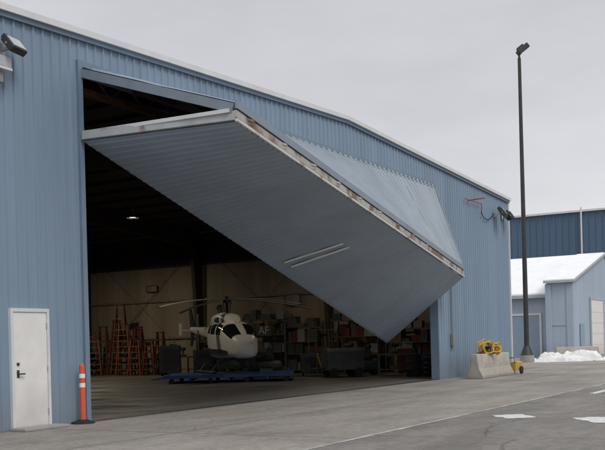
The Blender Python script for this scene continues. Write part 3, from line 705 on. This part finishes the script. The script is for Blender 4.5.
def rack(loc,rz,W=2.4,Hh=2.6,Dp=.7,levels=4,seed=1):
    rnd=random.Random(seed)
    E=empty('storage_rack',loc,rz,label='metal storage rack loaded with boxes',category='rack',group='storage racks by the wall')
    for x in(-W/2,W/2):
        for y in(-Dp/2,Dp/2):
            b=MB(); b.beam((x,y,0),(x,y,Hh),.05,.05); b.obj('post',M_GREYP,parent=E)
    zz=[.15+i*(Hh-.35)/(levels-1)+rnd.uniform(-.08,.08)*(i>0) for i in range(levels)]
    for z in zz:
        b=MB(); b.bb((-W/2,-Dp/2,z-.03),(W/2,Dp/2,z)); b.obj('shelf',M_WOOD,parent=E)
        x=-W/2+.03
        while x<W/2-.2:
            wd=rnd.uniform(.16,.55); hb=rnd.uniform(.15,.62)
            if x+wd>W/2-.02: wd=W/2-.02-x
            if rnd.random()<.96:
                b=MB(); b.bb((-wd/2,-.24,0),(wd/2,.24,hb)); b.bb((-wd/2-.008,-.248,hb-.05),(wd/2+.008,.248,hb+.006)); b.bb((-.03,-.252,hb*.25),(.03,-.24,hb-.052))
                M2=Matrix.Translation(loc)@Matrix.Rotation(rz,4,'Z')
                p=M2@V((x+wd/2,rnd.uniform(-.1,.1),z+.001))
                kind=rnd.choice([('cardboard_box',M_CARD,'brown lidded cardboard box on a rack shelf'),('cardboard_box',M_CARD,'brown lidded cardboard box on a rack shelf'),('plastic_bin',M_GREYP,'dark grey lidded plastic bin on a rack shelf'),('plastic_bin',M_GREYP,'dark grey lidded plastic bin on a rack shelf'),('plastic_bin',M_GREYP,'dark grey lidded plastic bin on a rack shelf'),('plastic_bin',M_GREYL,'light grey lidded plastic bin on a rack shelf'),('plastic_bin',M_REDD,'dull red lidded plastic bin on a rack shelf'),('plastic_bin',M_GREEN,'dark green lidded plastic bin on a rack shelf')])
                b.obj(kind[0],kind[1],loc=p,rz=rz+R(rnd.uniform(-12,12)),label=kind[2],category='box',group='boxes on the racks')
            x+=wd+rnd.uniform(.01,.05)
rack((25.6,12.0,0),R(-90),seed=1,Hh=2.9)
rack((25.6,9.9,0),R(-90),seed=2,Hh=2.5,W=1.7)
rack((25.6,7.0,0),R(-90),seed=5,Hh=2.6,W=2.4)
rack((25.6,4.3,0),R(-90),seed=3,Hh=2.2,W=2.2)
rack((25.5,15.0,0),R(-90),seed=8,Hh=1.9,W=1.8,levels=3)
def chest(loc,rz,m,lab,W=1.1,Hh=1.25):
    E=empty('tool_chest',loc,rz,label=lab,category='tool chest',group='rolling tool chests')
    b=MB(); b.bb((-W/2,-.28,.14),(W/2,.28,Hh)); b.obj('cabinet',m,parent=E,bevel=.01)
    z=.2
    while z<Hh-.2:
        h=.13 if z>.6 else .2
        b=MB(); b.bb((-W/2+.04,-.30,z),(W/2-.04,-.278,z+h-.02)); dr=b.obj('drawer',m,parent=E)
        b=MB(); b.bb((-W/2+.12,-.325,z+h-.06),(W/2-.12,-.30,z+h-.04)); b.obj('handle',M_GREYP,parent=dr); z+=h
    for x in(-W/2+.1,W/2-.1):
        for y in(-.2,.2):
            b=MB(); b.cyl((x-.02,y,.07),(x+.02,y,.07),.07); b.obj('caster',M_BLACK,parent=E)
chest((24.3,8.3,0),R(-90),M_REDD,'dull red rolling tool chest with drawers')
chest((23.6,3.6,0),R(-80),M_REDD,'dull red rolling tool chest near the doorway',W=.8,Hh=1.1)
chest((23.6,14.4,0),R(-60),M_GREYP,'grey rolling tool chest with drawers')
chest((22.6,10.6,0),R(-70),M_GREYP,'dark rolling tool chest beside helicopter',W=1.2)
chest((22.2,7.4,0),R(-55),M_GREYP,'dark low rolling tool chest with drawers',W=1.3,Hh=.95)
chest((22.9,16.0,0),R(-60),M_GREYP,'dark tall tool chest near the ladders',W=1.0,Hh=1.5)
def bench(loc,rz,W=2.0):
    E=empty('work_bench',loc,rz,label='cluttered work bench with timber top',category='work bench',group='work benches')
    b=MB(); b.bb((-W/2,-.38,.86),(W/2,.38,.92)); b.obj('bench_top',M_WOOD,parent=E)
    for x in(-W/2+.06,W/2-.06):
        for y in(-.32,.32):
            b=MB(); b.bb((x-.03,y-.03,0),(x+.03,y+.03,.86)); b.obj('leg',M_DSTEEL,parent=E)
    b=MB(); b.bb((-W/2+.05,-.34,.25),(W/2-.05,.34,.28)); b.obj('lower_shelf',M_WOOD,parent=E)
bench((23.5,6.0,0),R(-75)); bench((24.6,16.9,0),R(-90)); bench((21.6,3.2,0),R(-60),1.6)
rnd=random.Random(9)
def on(name,b,m,loc,rz,lab,cat,**k): return b.obj(name,m,loc=loc,rz=rz,label=lab,category=cat,**k)
for (x,y,z,s_) in((23.5,6.4,.92,1),(23.4,5.4,.92,.8),(24.6,16.5,.92,1),(21.6,3.3,.92,.9)):
    b=MB(); b.bb((-.18*s_,-.12*s_,0),(.18*s_,.12*s_,.1*s_)); b.cyl((-.05*s_,0,.1*s_),(-.05*s_,0,.42*s_),.04*s_); b.cyl((-.2*s_,0,.38*s_),(.2*s_,0,.38*s_),.09*s_)
    on('bench_grinder',b,M_GREEN,(x,y,z),rnd.random()*3,'green bench machine standing on work bench','machine',bevel=.008)
def drum(loc,m,lab):
    b=MB(); prof=[(0,.28),(.02,.29),(.28,.285),(.30,.30),(.32,.285),(.57,.285),(.59,.30),(.61,.285),(.86,.285),(.88,.29),(.88,.27),(.865,.26)]
    b.loft([[V((r*math.cos(t),r*math.sin(t),z)) for t in [2*math.pi*i/20 for i in range(20)]] for z,r in prof]); b.obj('steel_drum',m,loc=loc,label=lab,category='drum',group='steel drums',smooth=True)
drum((22.3,2.3,0),M_DOLLY,'blue ribbed steel drum inside hangar'); drum((23.0,1.8,0),M_GREYP,'grey ribbed steel drum inside hangar'); drum((24.8,17.9,0),M_REDD,'red ribbed steel drum inside hangar')
drum((20.6,2.0,0),M_BLACK,'black ribbed steel drum inside hangar')
def compressor(loc,rz,m,lab):
    E=empty('air_compressor',loc,rz,label=lab,category='compressor',group='air compressors')
    b=MB(); pr=[(-.75,.05),(-.7,.2),(-.6,.27),(.6,.27),(.7,.2),(.75,.05)]
    b.loft([[V((x,r*math.cos(t),.45+r*math.sin(t))) for t in [2*math.pi*i/18 for i in range(18)]] for x,r in pr]); b.obj('tank',m,parent=E,smooth=True)
    b=MB(); b.bb((-.1,-.16,.74),(.35,.16,.98)); b.cyl((.15,0,.98),(.15,0,1.3),.1,.08); b.cyl((-.4,-.1,.85),(-.15,-.1,.85),.13); b.obj('motor',M_DSTEEL,parent=E,bevel=.01)
    for x in(-.5,.5):
        for y in(-.24,.24):
            b=MB(); b.cyl((x,y-.03,.12),(x,y+.03,.12),.12); b.beam((x,y,.12),(x,y*.8,.35),.03,.04); b.obj('wheel',M_BLACK,parent=E)
compressor((22.0,5.0,0),R(-50),M_GREYP,'dark horizontal air compressor on wheels'); compressor((21.3,9.4,0),R(-70),M_GREYP,'grey air compressor on wheels beside chest')
def gpu(loc,rz,m,lab):
    E=empty('power_cart',loc,rz,label=lab,category='power cart',group='ground power carts')
    b=MB(); b.loft([[V((x,-.45,.3)),V((x,.45,.3)),V((x,.45,1.05)),V((x,.3,1.2)),V((x,-.3,1.2)),V((x,-.45,1.05))] for x in(-.8,.8)]); b.obj('body',m,parent=E,bevel=.02)
    b=MB(); b.bb((-.6,-.465,.7),(.0,-.45,1.0)); b.bb((.15,-.465,.45),(.65,-.45,1.0)); b.obj('control_panel',M_GREYP,parent=E)
    for x in(-.55,.55):
        for y in(-.4,.4):
            b=MB(); b.cyl((x,y-.06,.2),(x,y+.06,.2),.2,n=18); b.obj('wheel',M_BLACK,parent=E)
    b=MB(); b.tube([(-.8,0,.4),(-1.4,0,.35),(-1.5,0,.9)],.03); b.obj('tow_handle',M_DSTEEL,parent=E)
gpu((20.6,5.2,0),R(-40),M_GREYP,'dark wheeled ground power cart'); gpu((23.6,12.6,0),R(-100),M_GREEN,'dark green wheeled ground power cart')
for i in range(4):
    b=MB(); b.torus((0,0,.1),.24,.10,axis='z',n=24,k=10); b.obj('tyre',M_BLACK,loc=(21.2+.02*i,1.5,.2*i),label='black rubber tyre in a stack',category='tyre',group='stack of tyres',smooth=True)
for(y,z,wd,hh)in((10.9,3.6,.8,.5),(4.7,2.9,.6,.7),(7.0,3.1,.9,.5),(19.8,4.6,.7,.3)):
    b=MB(); b.bb((-.02,-wd/2,-hh/2),(.0,wd/2,hh/2)); W_=b.obj('notice_board',M_LINER if y>10 else M_WHITEP,loc=(XR-.42,y,z),label='blank pale board fixed to hangar inner wall',category='board')
    b=MB(); b.bb((-.03,-wd/2-.03,-hh/2-.03),(.0,wd/2+.03,-hh/2)); b.bb((-.03,-wd/2-.03,hh/2),(.0,wd/2+.03,hh/2+.03)); b.bb((-.03,-wd/2-.03,-hh/2),(.0,-wd/2,hh/2)); b.bb((-.03,wd/2,-hh/2),(.0,wd/2+.03,hh/2)); b.obj('frame',M_DSTEEL,parent=W_)
# sign with letters hung on the rack front
b=MB(); b.bb((-.03,-.42,-.26),(0,.42,.26)); SG=b.obj('rack_sign',M_GREYP,loc=(25.2,11.95,2.1),label='dark sign with white letters AF on rack',category='sign')
cu=bpy.data.curves.new('t','FONT'); cu.body='AF'; cu.size=.55; cu.align_x='CENTER'; cu.align_y='CENTER'; cu.extrude=.005
to=bpy.data.objects.new('t',cu); COL.objects.link(to); bpy.context.view_layer.update()
me=bpy.data.meshes.new_from_object(to.evaluated_get(bpy.context.evaluated_depsgraph_get())); bpy.data.objects.remove(to)
me.materials.clear(); me.materials.append(M_LETTER); lo=bpy.data.objects.new('lettering',me); COL.objects.link(lo); lo.parent=SG; lo.location=(-.04,0,0); lo.rotation_euler=(R(90),0,R(-90))
# maintenance stand
E=empty('maintenance_stand',(21.5,6.6,0),R(-40),label='wheeled maintenance stand with steps and faded rails',category='stand')
b=MB(); b.bb((-.5,-.5,1.0),(.5,.5,1.05)); b.obj('platform',M_GREYP,parent=E)
b=MB()
for x in(-.48,.48):
    for y in(-.48,.48): b.beam((x,y,.1),(x,y,2.0),.04,.04)
    b.beam((x,-.48,2.0),(x,.48,2.0),.04,.04); b.beam((x,-.48,1.5),(x,.48,1.5),.03,.03); b.beam((x,-.48,1.0),(x,-1.3,0.05),.05,.08)
b.beam((-.48,.48,2.0),(.48,.48,2.0),.04,.04); b.obj('rail',M_YELD,parent=E)
for k in range(4):
    b=MB(); b.bb((-.45,-.75-.17*k-.1,.8-.2*k),(.45,-.75-.17*k+.1,.83-.2*k)); b.obj('step',M_GREYP,parent=E)
